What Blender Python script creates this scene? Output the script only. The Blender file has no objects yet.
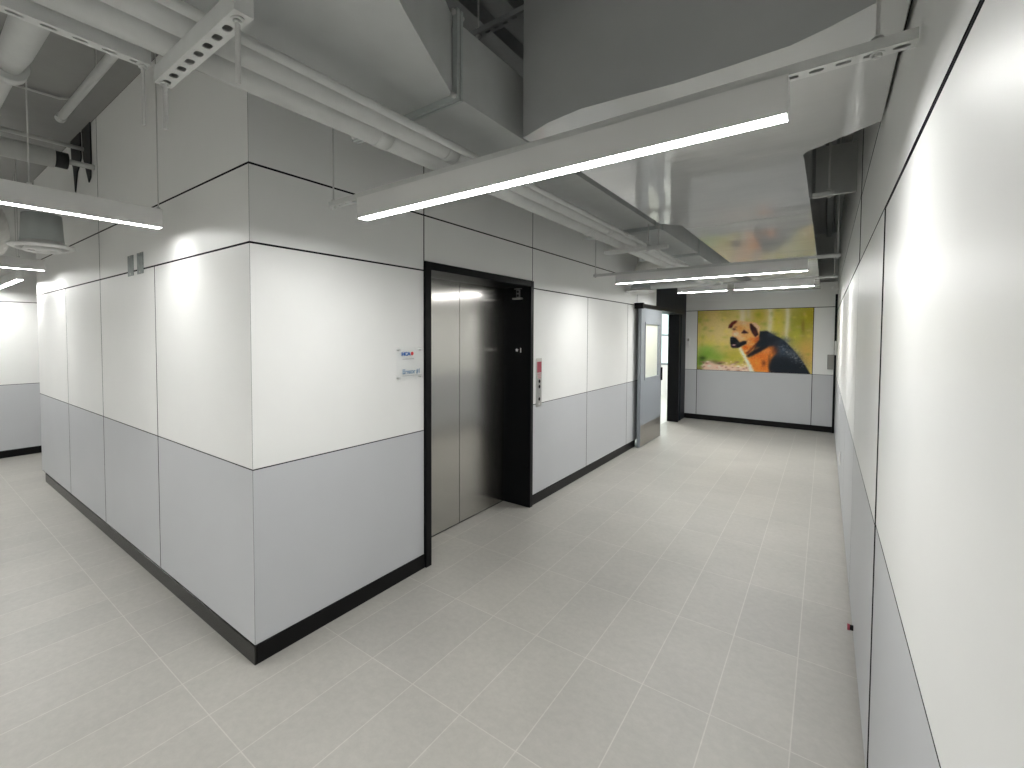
import bpy, bmesh, math, random
import numpy as np
from mathutils import Vector, Matrix
random.seed(7)
rng = np.random.default_rng(5)
SC = bpy.context.scene
COL = SC.collection
PI = math.pi

# ------------------------------------------------------------------ materials
def mat(name, color, rough=0.5, metal=0.0, spec=0.5, noise=0.0, nscale=40.0, bump=0.0, bscale=60.0, bstretch=(1, 1, 1), rnoise=0.0):
    m = bpy.data.materials.new(name); m.use_nodes = True
    nt = m.node_tree; b = nt.nodes['Principled BSDF']
    b.inputs['Base Color'].default_value = (*color, 1)
    b.inputs['Roughness'].default_value = rough
    b.inputs['Metallic'].default_value = metal
    b.inputs['Specular IOR Level'].default_value = spec
    tc = nt.nodes.new('ShaderNodeTexCoord')
    def nz(scale, stretch=(1, 1, 1)):
        mp = nt.nodes.new('ShaderNodeMapping'); mp.inputs['Scale'].default_value = stretch
        n = nt.nodes.new('ShaderNodeTexNoise'); n.inputs['Scale'].default_value = scale; n.inputs['Detail'].default_value = 4
        nt.links.new(tc.outputs['Object'], mp.inputs[0]); nt.links.new(mp.outputs[0], n.inputs['Vector'])
        return n
    if noise:
        n = nz(nscale)
        r = nt.nodes.new('ShaderNodeMapRange'); r.inputs['To Min'].default_value = 1 - noise; r.inputs['To Max'].default_value = 1 + noise
        r.inputs['From Min'].default_value = .25; r.inputs['From Max'].default_value = .75
        nt.links.new(n.outputs['Fac'], r.inputs['Value'])
        x = nt.nodes.new('ShaderNodeVectorMath'); x.operation = 'SCALE'; x.inputs[0].default_value = color
        nt.links.new(r.outputs[0], x.inputs['Scale']); nt.links.new(x.outputs[0], b.inputs['Base Color'])
    if bump:
        n = nz(bscale, bstretch)
        bp = nt.nodes.new('ShaderNodeBump'); bp.inputs['Strength'].default_value = bump; bp.inputs['Distance'].default_value = .02
        nt.links.new(n.outputs['Fac'], bp.inputs['Height']); nt.links.new(bp.outputs[0], b.inputs['Normal'])
    if rnoise:
        n = nz(nscale * .5)
        r = nt.nodes.new('ShaderNodeMapRange'); r.inputs['To Min'].default_value = rough - rnoise; r.inputs['To Max'].default_value = rough + rnoise
        nt.links.new(n.outputs['Fac'], r.inputs['Value']); nt.links.new(r.outputs[0], b.inputs['Roughness'])
    return m

M = {}
ANISO = 0.0
M['white'] = mat('white_panel', (.80, .805, .79), .42, noise=.015, nscale=3)
M['grey'] = mat('grey_panel', (.515, .527, .545), .42, noise=.015, nscale=3)
M['joint'] = mat('dark_joint', (.008, .008, .012), .7, spec=.1)
M['wallpaint'] = mat('painted_wall', (.45, .45, .44), .7, noise=.03)
M['black'] = mat('black_powdercoat', (.003, .0034, .0042), .4, spec=.15, rnoise=.05)
M['navyblack'] = mat('blue_black_panel', (.004, .0075, .013), .42, spec=.15)
M['base'] = mat('black_base', (.004, .004, .0045), .38, spec=.2)
M['basewarm'] = mat('dark_base', (.016, .016, .014), .25, spec=.4)
M['duct'] = mat('painted_duct', (.48, .495, .49), .45, noise=.05, nscale=9)
M['ductside'] = mat('grey_duct', (.42, .45, .445), .5, noise=.05, nscale=6)
M['wrap'] = mat('glossy_wrap', (.54, .55, .545), .03, noise=.04, nscale=4, bump=.15, bscale=3.0, bstretch=(.5, 1.9, 1))
M['wrapmatte'] = mat('wrapped_face', (.42, .43, .43), .45, noise=.06, nscale=3, bump=.02, bscale=3)
M['pipe'] = mat('painted_pipe', (.49, .50, .49), .5, noise=.04, nscale=18)
M['strut'] = mat('strut_paint', (.54, .55, .54), .4, noise=.04, nscale=25)
M['rod'] = mat('rod_paint', (.52, .52, .51), .45, bump=.4, bscale=250, bstretch=(.1, .1, 3))
M['deck'] = mat('deck_paint', (.27, .28, .285), .6, noise=.05)
M['slab'] = mat('slab_paint', (.27, .27, .262), .75, noise=.05, nscale=5)
M['housing'] = mat('fixture_grey', (.66, .66, .65), .4)
M['steel'] = mat('brushed_steel', (.50, .487, .46), .2, metal=1, bump=.04, bscale=1.7, bstretch=(1, 2.2, .35))
_n = M['steel'].node_tree; _t = _n.nodes.new('ShaderNodeTangent'); _t.direction_type = 'RADIAL'; _t.axis = 'Z'
_b = _n.nodes['Principled BSDF']; _b.inputs['Anisotropic'].default_value = .85; _b.inputs['Anisotropic Rotation'].default_value = ANISO
_n.links.new(_t.outputs[0], _b.inputs['Tangent'])
M['steel2'] = mat('satin_steel', (.55, .54, .52), .32, metal=1, noise=.03)
M['standoffmetal'] = mat('pale_standoff', (.62, .62, .62), .35, metal=.3)
M['zinc'] = mat('galvanised_plate', (.26, .29, .285), .35, metal=.8, noise=.2, nscale=25)
M['doorgrey'] = mat('grey_door_paint', (.255, .278, .305), .38)
M['kick'] = mat('kick_plate_steel', (.36, .345, .32), .3, metal=.9, noise=.03)
M['flex'] = mat('flex_duct', (.60, .60, .57), .4, metal=.2)
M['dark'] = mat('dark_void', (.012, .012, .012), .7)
M['membrane'] = mat('black_membrane', (.012, .013, .015), .6)
M['frost'] = mat('frosted_glass', (.70, .73, .64), .15)
M['red'] = mat('red_label', (.34, .045, .075), .5)
M['redpale'] = mat('pale_red_print', (.62, .25, .27), .5)
M['redlogo'] = mat('red_print', (.78, .04, .05), .4)
M['blue'] = mat('blue_print', (.012, .12, .42), .4)
M['greyblue'] = mat('grey_blue_print', (.20, .30, .42), .5)
M['greyprint'] = mat('grey_print', (.45, .46, .46), .5)
M['whiteplastic'] = mat('white_plastic', (.75, .75, .74), .35)
M['greybox'] = mat('grey_box', (.28, .275, .26), .4)
M['jambprint'] = mat('jamb_print', (.75, .75, .75), .5)
M['lens_dim'] = mat('lantern_lens', (.22, .22, .22), .3)
M['lightfloor'] = mat('light_floor', (.6, .6, .57), .4)

def emis(name, color, s):
    m = bpy.data.materials.new(name); m.use_nodes = True
    b = m.node_tree.nodes['Principled BSDF']
    b.inputs['Base Color'].default_value = (.8, .8, .8, 1)
    b.inputs['Emission Color'].default_value = (*color, 1); b.inputs['Emission Strength'].default_value = s
    return m
LENS = 24.0
M['lens'] = emis('lit_lens', (1, .995, .975), LENS)
M['lensfar'] = emis('lit_lens_far', (1, .995, .975), LENS * 2.2)
M['lenslow'] = emis('lit_lens_low', (1, .995, .975), LENS * .62)
M['lensmid'] = emis('lit_lens_mid', (1, .995, .975), LENS * 1.25)
M['roomfill'] = emis('room_fill_lens', (1, .99, .97), 8)

def glassmat(name, tint=(.9, .95, .93), fac=.12):
    m = bpy.data.materials.new(name); m.use_nodes = True
    nt = m.node_tree; nt.nodes.remove(nt.nodes['Principled BSDF'])
    o = nt.nodes['Material Output']
    t = nt.nodes.new('ShaderNodeBsdfTransparent'); t.inputs[0].default_value = (*tint, 1)
    g = nt.nodes.new('ShaderNodeBsdfGlossy'); g.inputs['Roughness'].default_value = .03
    x = nt.nodes.new('ShaderNodeMixShader'); x.inputs[0].default_value = fac
    nt.links.new(t.outputs[0], x.inputs[1]); nt.links.new(g.outputs[0], x.inputs[2]); nt.links.new(x.outputs[0], o.inputs[0])
    return m
M['glass'] = glassmat('clear_glass')
M['acrylic'] = glassmat('acrylic', (.995, .998, .998), .025)

def floor_mat():
    m = bpy.data.materials.new('floor_tiles'); m.use_nodes = True
    nt = m.node_tree; b = nt.nodes['Principled BSDF']
    tc = nt.nodes.new('ShaderNodeTexCoord')
    mp = nt.nodes.new('ShaderNodeMapping'); mp.inputs['Location'].default_value = (-.137 + .283 * 60, -.402 + .685 * 30, 0)
    nt.links.new(tc.outputs['Object'], mp.inputs[0])
    br = nt.nodes.new('ShaderNodeTexBrick'); br.offset = 0; br.squash = 1
    br.inputs['Scale'].default_value = 1; br.inputs['Brick Width'].default_value = .283; br.inputs['Row Height'].default_value = .685
    br.inputs['Mortar Size'].default_value = .0026; br.inputs['Mortar Smooth'].default_value = .3; br.inputs['Bias'].default_value = 0
    br.inputs['Color1'].default_value = (.385, .374, .345, 1); br.inputs['Color2'].default_value = (.412, .400, .366, 1)
    br.inputs['Mortar'].default_value = (.505, .492, .452, 1)
    nt.links.new(mp.outputs[0], br.inputs['Vector'])
    n1 = nt.nodes.new('ShaderNodeTexNoise'); n1.inputs['Scale'].default_value = 26; n1.inputs['Detail'].default_value = 8; n1.inputs['Roughness'].default_value = .7
    n2 = nt.nodes.new('ShaderNodeTexNoise'); n2.inputs['Scale'].default_value = 2.2; n2.inputs['Detail'].default_value = 3
    nt.links.new(tc.outputs['Object'], n1.inputs['Vector']); nt.links.new(tc.outputs['Object'], n2.inputs['Vector'])
    r1 = nt.nodes.new('ShaderNodeMapRange'); r1.inputs['From Min'].default_value = .3; r1.inputs['From Max'].default_value = .7; r1.inputs['To Min'].default_value = .93; r1.inputs['To Max'].default_value = 1.07
    r2 = nt.nodes.new('ShaderNodeMapRange'); r2.inputs['From Min'].default_value = .3; r2.inputs['From Max'].default_value = .7; r2.inputs['To Min'].default_value = .95; r2.inputs['To Max'].default_value = 1.05
    nt.links.new(n1.outputs['Fac'], r1.inputs['Value']); nt.links.new(n2.outputs['Fac'], r2.inputs['Value'])
    mu = nt.nodes.new('ShaderNodeMath'); mu.operation = 'MULTIPLY'; nt.links.new(r1.outputs[0], mu.inputs[0]); nt.links.new(r2.outputs[0], mu.inputs[1])
    sc = nt.nodes.new('ShaderNodeVectorMath'); sc.operation = 'SCALE'
    nt.links.new(br.outputs['Color'], sc.inputs[0]); nt.links.new(mu.outputs[0], sc.inputs['Scale']); nt.links.new(sc.outputs[0], b.inputs['Base Color'])
    b.inputs['Roughness'].default_value = .42
    bp = nt.nodes.new('ShaderNodeBump'); bp.inputs['Strength'].default_value = .08; bp.inputs['Distance'].default_value = .004
    nt.links.new(n1.outputs['Fac'], bp.inputs['Height']); nt.links.new(bp.outputs[0], b.inputs['Normal'])
    return m
M['floor'] = floor_mat()

# ------------------------------------------------------------------ mesh helpers
class B:
    """collects shapes, then links them as one mesh object"""
    def __init__(s): s.bm = bmesh.new(); s.mi = 0
    def _f(s, vs):
        try:
            f = s.bm.faces.new(vs); f.material_index = s.mi; return f
        except ValueError: return None
    def box(s, x0, x1, y0, y1, z0, z1, bev=0):
        x0, x1 = sorted((x0, x1)); y0, y1 = sorted((y0, y1)); z0, z1 = sorted((z0, z1))
        v = [s.bm.verts.new((x, y, z)) for z in (z0, z1) for y in (y0, y1) for x in (x0, x1)]
        fs = [s._f([v[i] for i in q]) for q in ((0, 2, 3, 1), (4, 5, 7, 6), (0, 1, 5, 4), (2, 6, 7, 3), (0, 4, 6, 2), (1, 3, 7, 5))]
        if bev:
            es = {e for f in fs for e in f.edges}
            r = bmesh.ops.bevel(s.bm, geom=list(es), offset=bev, segments=2, affect='EDGES', profile=.5)
            for f in r['faces']: f.material_index = s.mi
        return s
    def prism(s, poly, z0, z1):
        lo = [s.bm.verts.new((p[0], p[1], z0 if len(p) < 3 else p[2])) for p in poly]; hi = [s.bm.verts.new((p[0], p[1], z1)) for p in poly]
        n = len(poly); s._f(lo[::-1]); s._f(hi)
        for i in range(n): s._f([lo[i], lo[(i + 1) % n], hi[(i + 1) % n], hi[i]])
        return s
    def extrude(s, pts, d):
        """flat polygon of 3-D points pushed along the vector d"""
        a = [s.bm.verts.new(p) for p in pts]; b = [s.bm.verts.new(Vector(p) + Vector(d)) for p in pts]
        n = len(pts); s._f(a[::-1]); s._f(b)
        for i in range(n): s._f([a[i], a[(i + 1) % n], b[(i + 1) % n], b[i]])
        return s
    def tube(s, path, r, n=16, caps=True, smooth=True):
        pts = [Vector(p) for p in path]; rs = r if isinstance(r, (list, tuple)) else [r] * len(pts)
        rings = []; ref = None
        for i, p in enumerate(pts):
            t = (pts[min(i + 1, len(pts) - 1)] - pts[max(i - 1, 0)]).normalized()
            if ref is None:
                a = Vector((0, 0, 1)) if abs(t.z) < .9 else Vector((1, 0, 0)); ref = (a - t * a.dot(t)).normalized()
            ref = (ref - t * ref.dot(t)).normalized(); u = t.cross(ref)
            rings.append([s.bm.verts.new(p + (ref * math.cos(2 * PI * k / n) + u * math.sin(2 * PI * k / n)) * rs[i]) for k in range(n)])
        for a, b in zip(rings, rings[1:]):
            for k in range(n):
                f = s._f([a[k], a[(k + 1) % n], b[(k + 1) % n], b[k]])
                if f and smooth: f.smooth = True
        if caps: s._f(rings[0][::-1]); s._f(rings[-1])
        return s
    def cyl(s, p0, p1, r, n=16): return s.tube([p0, p1], r, n)
    def lathe(s, prof, c, n=32):
        rings = [[s.bm.verts.new((c[0] + r * math.cos(2 * PI * k / n), c[1] + r * math.sin(2 * PI * k / n), c[2] + z)) for k in range(n)] for r, z in prof]
        for a, b in zip(rings, rings[1:]):
            for k in range(n):
                f = s._f([a[k], a[(k + 1) % n], b[(k + 1) % n], b[k]])
                if f: f.smooth = True
        return s
    def build(s, name, mats, parent=None, smooth_angle=None):
        bmesh.ops.recalc_face_normals(s.bm, faces=s.bm.faces)
        me = bpy.data.meshes.new(name); s.bm.to_mesh(me); s.bm.free()
        for m in (mats if isinstance(mats, (list, tuple)) else [mats]): me.materials.append(M[m])
        o = bpy.data.objects.new(name, me); COL.objects.link(o)
        if parent is not None:
            o.parent = parent
            o.matrix_parent_inverse = Matrix.Translation(-Vector(parent.location))   # parents are unrotated empties or meshes at the origin
        return o

def thing(name, label, cat, loc=(0, 0, 0), group=None):
    o = bpy.data.objects.new(name, None); o.empty_display_size = .1; COL.objects.link(o); o.location = loc
    return tag(o, label, cat, group)
def tag(o, label, cat, group=None):
    o['label'] = label; o['category'] = cat
    if group: o['group'] = group
    return o
def struct(o): o['kind'] = 'structure'; return o

# ------------------------------------------------------------------ dimensions
W, L = 2.345, 9.03
Z1, Z2, ZM, ZT = 2.488, 2.106, .985, 3.41
FX, RY = -6.40, -4.4      # far-left wall, rear wall
BX = -4.84                # left end of the lift block
G, GH = .0048, .0052                 # half a panel joint
BASE = .095

# ------------------------------------------------------------------ floor and ceilings
struct(B().box(FX - .1, W + .1, RY - .1, L + .1, -.1, 0).build('floor', 'floor'))
struct(B().box(FX - .1, W + .1, RY - .1, L + .1, ZT, ZT + .12).build('ceiling', 'slab'))
# ribbed steel deck under the slab, ribs along the corridor
b = B(); prof = []; x = .02
while x < W - .04:
    prof += [(x, 3.40), (x + .045, 3.40), (x + .065, 3.335), (x + .125, 3.335), (x + .145, 3.40)]; x += .19
rows = [[b.bm.verts.new((px, y, pz)) for px, pz in prof] for y in (RY + .01, L - .01)]
for i in range(len(prof) - 1): b._f([rows[0][i], rows[0][i + 1], rows[1][i + 1], rows[1][i]])
struct(b.build('ceiling_deck', 'deck'))

# ------------------------------------------------------------------ panelled walls
def panels(name, plane, at, face, spans, T=.02, back=.08, corner=0.0, g=G, step=None):
    """plane 'X' or 'Y'; at = coordinate of the finished face; face = +1/-1 the way it looks;
    spans = list of (u0, u1, v0, v1, material index)  (1 white, 2 grey)"""
    b = B()
    def bx(u0, u1, v0, v1, d0, d1):
        a, c = at - face * d0, at - face * d1
        if plane == 'X': b.box(a, c, u0, u1, v0, v1)
        else: b.box(u0, u1, a, c, v0, v1)
    for u0, u1, v0, v1, mi in spans:
        b.mi = 0; bx(u0 + (.024 if u0 == corner else 0), u1 - (.024 if u1 == corner else 0), v0, v1, .002, back)
        b.mi = 0; nf = len(b.bm.faces)
        st = step(u0) if step else 0
        q0, q1 = (u0 + (.001 if u0 == corner else g)), (u1 - (.001 if u1 == corner else g))
        bx(q0, q1, v0 + GH * (.6 if abs(v0 - ZM) < .01 else 1), v1 - GH * (.6 if abs(v1 - ZM) < .01 else 1), -st, T)
        b.bm.faces.ensure_lookup_table()
        ax = 0 if plane == 'X' else 1
        for f in b.bm.faces[nf:]:
            c_ = f.calc_center_median()[ax]
            if abs(c_ - (at + face * st)) < 1e-5: f.material_index = mi
    return struct(b.build(name, ['joint', 'white', 'grey']))
def rows4(u0, u1, cols_low, cols_up, top=ZT):
    out = []
    lo = [u0] + [c for c in cols_low if u0 < c < u1] + [u1]; up = [u0] + [c for c in cols_up if u0 < c < u1] + [u1]
    for a, c in zip(lo, lo[1:]): out += [(a, c, BASE, ZM, 2), (a, c, ZM, Z2, 1)]
    for a, c in zip(up, up[1:]): out += [(a, c, Z2, Z1, 1), (a, c, Z1, top, 1)]
    return out

# lift wall (x = 0)
EY0, EY1, EZ = 1.252, 2.782, 2.17
sp = rows4(0.0, EY0, [], [])
sp += [(EY0, EY1, EZ, Z1, 1), (EY0, EY1, Z1, ZT, 1)]
sp += rows4(EY1, 5.93, [4.106, 5.52], [])
sp += [(5.93, 6.93, BASE, ZM, 2), (5.93, 6.93, ZM, Z2, 1), (5.93, 6.93, Z2, ZT, 1)]
panels('wall_center', 'X', 0, 1, sp)
# left wall (y = 0)
panels('wall_left', 'Y', 0, -1, rows4(BX, -.0, [-3.55, -2.43, -1.24], [-2.43]))
# the block's far end and the passage beyond
struct(B().box(BX, BX + .08, .085, 5.0, 0, ZT).build('wall_passage', 'white'))
struct(B().box(FX, BX + .08, 5.0, 5.08, 0, ZT).build('wall_passage_end', 'white'))
panels('wall_far_left', 'X', FX, 1, [(u0, u1, v0, v1, mi) for (u0, u1) in ((RY, -2.8), (-2.8, -1.4), (-1.4, .6), (.6, 2.2), (2.2, 5.0))
       for (v0, v1, mi) in ((BASE, ZM, 2), (ZM, Z2, 1), (Z2, ZT, 1))])
# right wall: panels hang proud and stop above the floor
ZR = 2.094
cy = [RY, -2.0, 1.045, 2.60, 4.14, 5.62, 7.15, L]
sp = []
for a, c in zip(cy, cy[1:]): sp += [(a, c, .05, ZM, 2), (a, c, ZM, ZR, 1)]
for a, c in ((RY, 2.6), (2.6, 5.62), (5.62, L)): sp += [(a, c, ZR + .006, Z1 + .015, 1), (a, c, Z1 + .015, ZT, 1)]
panels('wall_right', 'X', W, -1, sp, g=.004, step=lambda u: .003 if u > 1 else 0)
# back wall with its long centre bay
ZB = 2.15
MX0, MX1 = .212, 2.026
sp = []
for a, c in ((-.06, MX0), (MX0, MX1), (MX1, W)):
    sp += [(a, c, BASE, ZM, 2), (a, c, ZM, ZB, 1)]
sp += [(-.06, W, ZB, 2.585, 1)]
panels('wall_back', 'Y', L, -1, sp)
struct(B().box(-.06, W, L + .02, L + .1, 2.585, ZT).build('wall_back_upper', 'wallpaint'))
struct(B().box(FX, W, RY - .08, RY, 0, ZT).build('wall_rear', 'white'))
# bases
struct(B().box(-.012, .006, 0.0, EY0, 0, BASE, .003).box(-.012, .006, EY1, 5.90, 0, BASE, .003).build('baseboard_center', 'base'))
struct(B().box(BX + .2, .006, -.006, .012, 0, BASE, .003).build('baseboard_left', 'basewarm'))
struct(B().box(FX - .01, FX + .006, RY, 5, 0, BASE, .003).build('baseboard_far_left', 'base'))
struct(B().box(.0, W, L - .012, L + .01, 0, BASE + .005, .003).build('baseboard_back', 'base'))
struct(B().box(W + .02, W + .05, RY, L, 0, .06).build('baseboard_right', 'base'))
# black corner strip between the back wall and the right wall
struct(B().box(W - .035, W - .004, L - .05, L - .002, 0, 2.36, .003).build('trim_1', 'black'))

# ------------------------------------------------------------------ door_1: the lift
d1 = bpy.data.objects.new('door_1', None); COL.objects.link(d1); struct(d1)
DX = -.285
OY0, OY1, OZ = EY0 + .060, EY1 - .054, EZ - .055
f = B()
f.box(-.30, .018, EY0, OY0, 0, EZ, .004).box(-.30, .018, OY1, EY1, 0, EZ, .004).box(-.30, .018, OY0, OY1, OZ, EZ, .004)
f.build('door_frame', 'black', d1)
ym = 2.02
B().box(DX - .03, DX, OY0 - .02, ym - .003, .010, OZ + .01).build('door_panel', 'steel', d1)
B().box(DX - .03, DX, ym + .003, OY1 + .02, .010, OZ + .01).build('door_panel', 'steel', d1)
B().box(DX - .08, DX - .001, OY0, OY1, .0, .003).build('door_gap_shade', 'dark', d1)  # dark strip stands for the shaded gap under the lift doors
B().box(DX - .09, DX - .06, OY0 - .06, OY1 + .06, 0, OZ + .08).build('backing', 'dark', d1)
# star and floor number on the right jamb
jy = OY1 - .001
def star(b, c, r, d):
    pts = [(c[0] + (r if k % 2 == 0 else r * .45) * math.sin(k * PI / 5), jy, c[1] + (r if k % 2 == 0 else r * .45) * math.cos(k * PI / 5)) for k in range(10)]
    b.extrude(pts, d)
jp = B(); star(jp, (-.134, 1.513), .020, (0, -.002, 0)); jp.build('jamb_star', 'jambprint', d1)

def text_mesh(name, s, size, m, origin, right, up, parent=None, extrude=.0006, align='LEFT', xs=1.0, bold=0.0):
    cu = bpy.data.curves.new(name, 'FONT'); cu.body = s; cu.size = size; cu.extrude = extrude; cu.align_x = align; cu.offset = bold
    t = bpy.data.objects.new(name + '_tmp', cu); COL.objects.link(t)
    dg = bpy.context.evaluated_depsgraph_get(); dg.update()
    me = bpy.data.meshes.new_from_object(t.evaluated_get(dg)); me.name = name
    bpy.data.objects.remove(t); bpy.data.curves.remove(cu)
    R, U = Vector(right).normalized(), Vector(up).normalized(); N = R.cross(U)
    O = Vector(origin)
    for v in me.vertices: v.co = O + R * v.co.x * xs + U * v.co.y + N * v.co.z
    me.materials.clear(); me.materials.append(M[m])
    o = bpy.data.objects.new(name, me); COL.objects.link(o)
    if parent is not None:
        o.parent = parent; o.matrix_parent_inverse = Matrix.Translation(-Vector(parent.location))
    return o
# the jamb faces -y; reading direction is +x
text_mesh('jamb_number', '1', .060, 'jambprint', (-.107, jy - .001, 1.492), (1, 0, 0), (0, 0, 1), d1, bold=.002)

# hall lantern on the jamb
hl = thing('hall_lantern', 'small chrome direction lantern high on the black lift jamb', 'lantern', (-.12, OY1, 1.99))
B().box(-.142, -.098, OY1 - .012, OY1 - .0005, 2.018, 2.095, .006).build('backplate', 'lens_dim', hl)
B().cyl((-.12, OY1 - .012, 2.074), (-.12, OY1 - .02, 2.074), .012).cyl((-.12, OY1 - .012, 2.038), (-.12, OY1 - .02, 2.038), .012).build('lens', 'dark', hl)
B().box(-.17, -.07, OY1 - .04, OY1 - .0005, 2.0, 2.016, .004).build('hood', 'steel2', hl)
B().box(-.16, -.08, OY1 - .02, OY1 - .0005, 2.1, 2.106, .002).build('top_trim', 'greyprint', hl)

# call panel beside the lift
cp = thing('call_panel', 'tall narrow stainless lift call plate with red label and black buttons', 'call panel', (.0, 2.915, .96))
B().box(.0005, .008, 2.862, 2.968, .955, 1.432, .003).build('faceplate', 'steel2', cp)
B().box(.008, .0095, 2.872, 2.958, 1.292, 1.398).build('fire_notice', 'red', cp)
n_ = B()
for k, (y0, y1) in enumerate(((2.878, 2.952), (2.878, 2.945), (2.885, 2.95))): n_.box(.008, .0092, y0, y1, 1.272 - .018 * k, 1.279 - .018 * k)
n_.build('notice_lines', 'redpale', cp)
for z in (1.205, 1.152, 1.03):
    k = B().tube([(.008, 2.915, z), (.013, 2.915, z)], .0165, 20).build('button', 'black', cp)
    B().tube([(.008, 2.915, z), (.0105, 2.915, z)], .021, 20).build('button_ring', 'steel2', k)
B().box(.008, .009, 2.905, 2.925, 1.075, 1.088).build('key_mark', 'greyprint', cp)
B().box(.008, .0092, 2.905, 2.927, .972, .992).build('braille_plate', 'whiteplastic', cp)

# acrylic sign
SY0, SY1, SZ0, SZ1, SX = .968, 1.222, 1.353, 1.575, .022
sg = thing('wall_sign', 'clear acrylic wall sign with blue and red logo left of the lift', 'sign', (0, 1.1, SZ0))
B().box(SX - .003, SX + .003, SY0, SY1, SZ0, SZ1).build('plate', 'acrylic', sg)
for y in (SY0 + .022, SY1 - .022):
    for z in (SZ0 + .018, SZ1 - .018):
        B().cyl((.0005, y, z), (SX + .007, y, z), .0065, 14).build('standoff', 'standoffmetal', sg)
text_mesh('logo_lettering', 'HCA', .031, 'blue', (SX + .004, 1.006, 1.520), (0, 1, 0), (0, 0, 1), sg, xs=1.25, bold=.002)
B().tube([(SX + .003, 1.106, 1.531), (SX + .005, 1.106, 1.531)], .0125, 20).build('logo_dot', 'redlogo', sg)
gl = B()
y = 1.016
for wd in (.018, .03, .014, .024): gl.box(SX + .0032, SX + .0042, y, y + wd, 1.493, 1.499); y += wd + .007
gl.build('small_print', 'greyprint', sg)
text_mesh('sign_lettering', 'Elevator #1', .042, 'greyblue', (SX + .004, 1.014, 1.398), (0, 1, 0), (0, 0, 1), sg, xs=.86, bold=.0012)
B().box(SX + .0032, SX + .0042, 1.014, 1.2, 1.383, 1.386).build('rule', 'greyprint', sg)

# ------------------------------------------------------------------ door_2: sliding door at the far left
d2 = bpy.data.objects.new('door_2', None); COL.objects.link(d2); struct(d2)
LX0, LX1, LY0, LY1 = .055, .10, 5.82, 6.90
def hollow(b, x0, x1, y0, y1, z0, z1, oy0, oy1, oz0, oz1):
    b.box(x0, x1, y0, oy0, z0, z1).box(x0, x1, oy1, y1, z0, z1).box(x0, x1, oy0, oy1, z0, oz0).box(x0, x1, oy0, oy1, oz1, z1)
WY0, WY1, WZ0, WZ1 = 6.02, 6.72, 1.02, 1.83
b = B(); hollow(b, LX0, LX1, LY0, LY1, .012, 2.06, WY0, WY1, WZ0, WZ1)
leaf = b.build('door_leaf', 'doorgrey', d2)
b = B(); hollow(b, LX0 - .004, LX1 + .008, WY0 - .03, WY1 + .03, WZ0 - .03, WZ1 + .03, WY0 + .002, WY1 - .002, WZ0 + .002, WZ1 - .002)
b.build('window_bead', 'doorgrey', d2)
B().box((LX0 + LX1) / 2 - .003, (LX0 + LX1) / 2 + .003, WY0, WY1, WZ0, WZ1).build('window_pane', 'frost', d2)
B().box(LX1, LX1 + .002, LY0 + .02, LY1 - .02, .02, .33).build('kick_plate', 'kick', d2)
B().box(LX1, LX1 + .028, LY1 - .045, LY1 - .022, .93, 1.14, .004).build('pull_handle', 'black', d2)
B().box(.0, .125, 5.80, 5.86, 2.05, 2.135, .004).build('rail_stop', 'black', d2)
B().box(.0, .11, 5.86, 8.40, 2.065, 2.125, .004).build('header_rail', 'black', d2)
# black wall panels around the opening
b = B(); b.box(-.17, .0, 6.93, 8.45, 2.06, ZT).box(-.17, .0, 8.45, 8.96, 0, ZT)
struct(b.build('wall_door', 'navyblack'))
struct(B().box(-.175, .022, 8.40, 8.46, 0, 2.062, .003).build('trim_2', 'black'))
struct(B().box(-.0, .014, 8.60, 8.68, 0, 2.062, .003).build('trim_3', 'navyblack'))
struct(B().box(-.17, -.0805, 6.87, 6.93, 0, ZT).build('trim_4', 'wallpaint'))
struct(B().box(-.17, .0, 8.96, L + .02, 0, ZT).build('wall_corner', 'navyblack'))

# room beyond the sliding door
struct(B().box(-4.2, -.17, 6.2, 12.6, -.1, .001).build('floor_room', 'lightfloor'))
struct(B().box(-4.2, -.0, 6.2, 12.6, 2.9, 3.0).build('ceiling_room', 'white'))
b = B(); hollow(b, -4.2, -4.1, 6.2, 12.6, 0, 2.9, 6.3, 6.31, 1, 1.01); struct(b.build('wall_room_left', 'white'))
b = B(); b.box(-4.2, 0, 12.5, 12.6, 0, .85).box(-4.2, 0, 12.5, 12.6, 2.5, 2.9).box(-4.2, -2.9, 12.5, 12.6, .85, 2.5).box(-.2, 0, 12.5, 12.6, .85, 2.5)
struct(b.build('wall_room_end', 'white'))
struct(B().box(-4.2, -.085, 6.12, 6.2, 0, 2.9).build('wall_room_near', 'white'))
struct(B().box(-.17, -.09, L + .02, 12.6, 0, 2.9).build('wall_room_right', 'white'))
w1 = bpy.data.objects.new('window_1', None); COL.objects.link(w1); struct(w1)
b = B()
for x0 in (-2.9, -2.0, -1.1, -.24): b.box(x0, x0 + .05, 12.48, 12.56, .85, 2.5)
for z0 in (.85, 1.65, 2.45): b.box(-2.9, -.2, 12.485, 12.555, z0, z0 + .05)
b.build('window_frame', 'doorgrey', w1)
B().box(-2.9, -.2, 12.515, 12.525, .85, 2.5).build('window_pane', 'glass', w1)
rl = thing('room_fill_lamp', 'unseen ceiling lamp added to brighten the room behind the sliding door', 'lamp', (-1.4, 9.6, 2.86))  # unseen lamp, added to make the room and doorway brighter
B().box(-2.0, -.8, 9.0, 10.2, 2.86, 2.899).build('lamp_frame', 'housing', rl)
B().box(-1.96, -.84, 9.04, 10.16, 2.852, 2.8595).build('diffuser', 'roomfill', rl)

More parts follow.
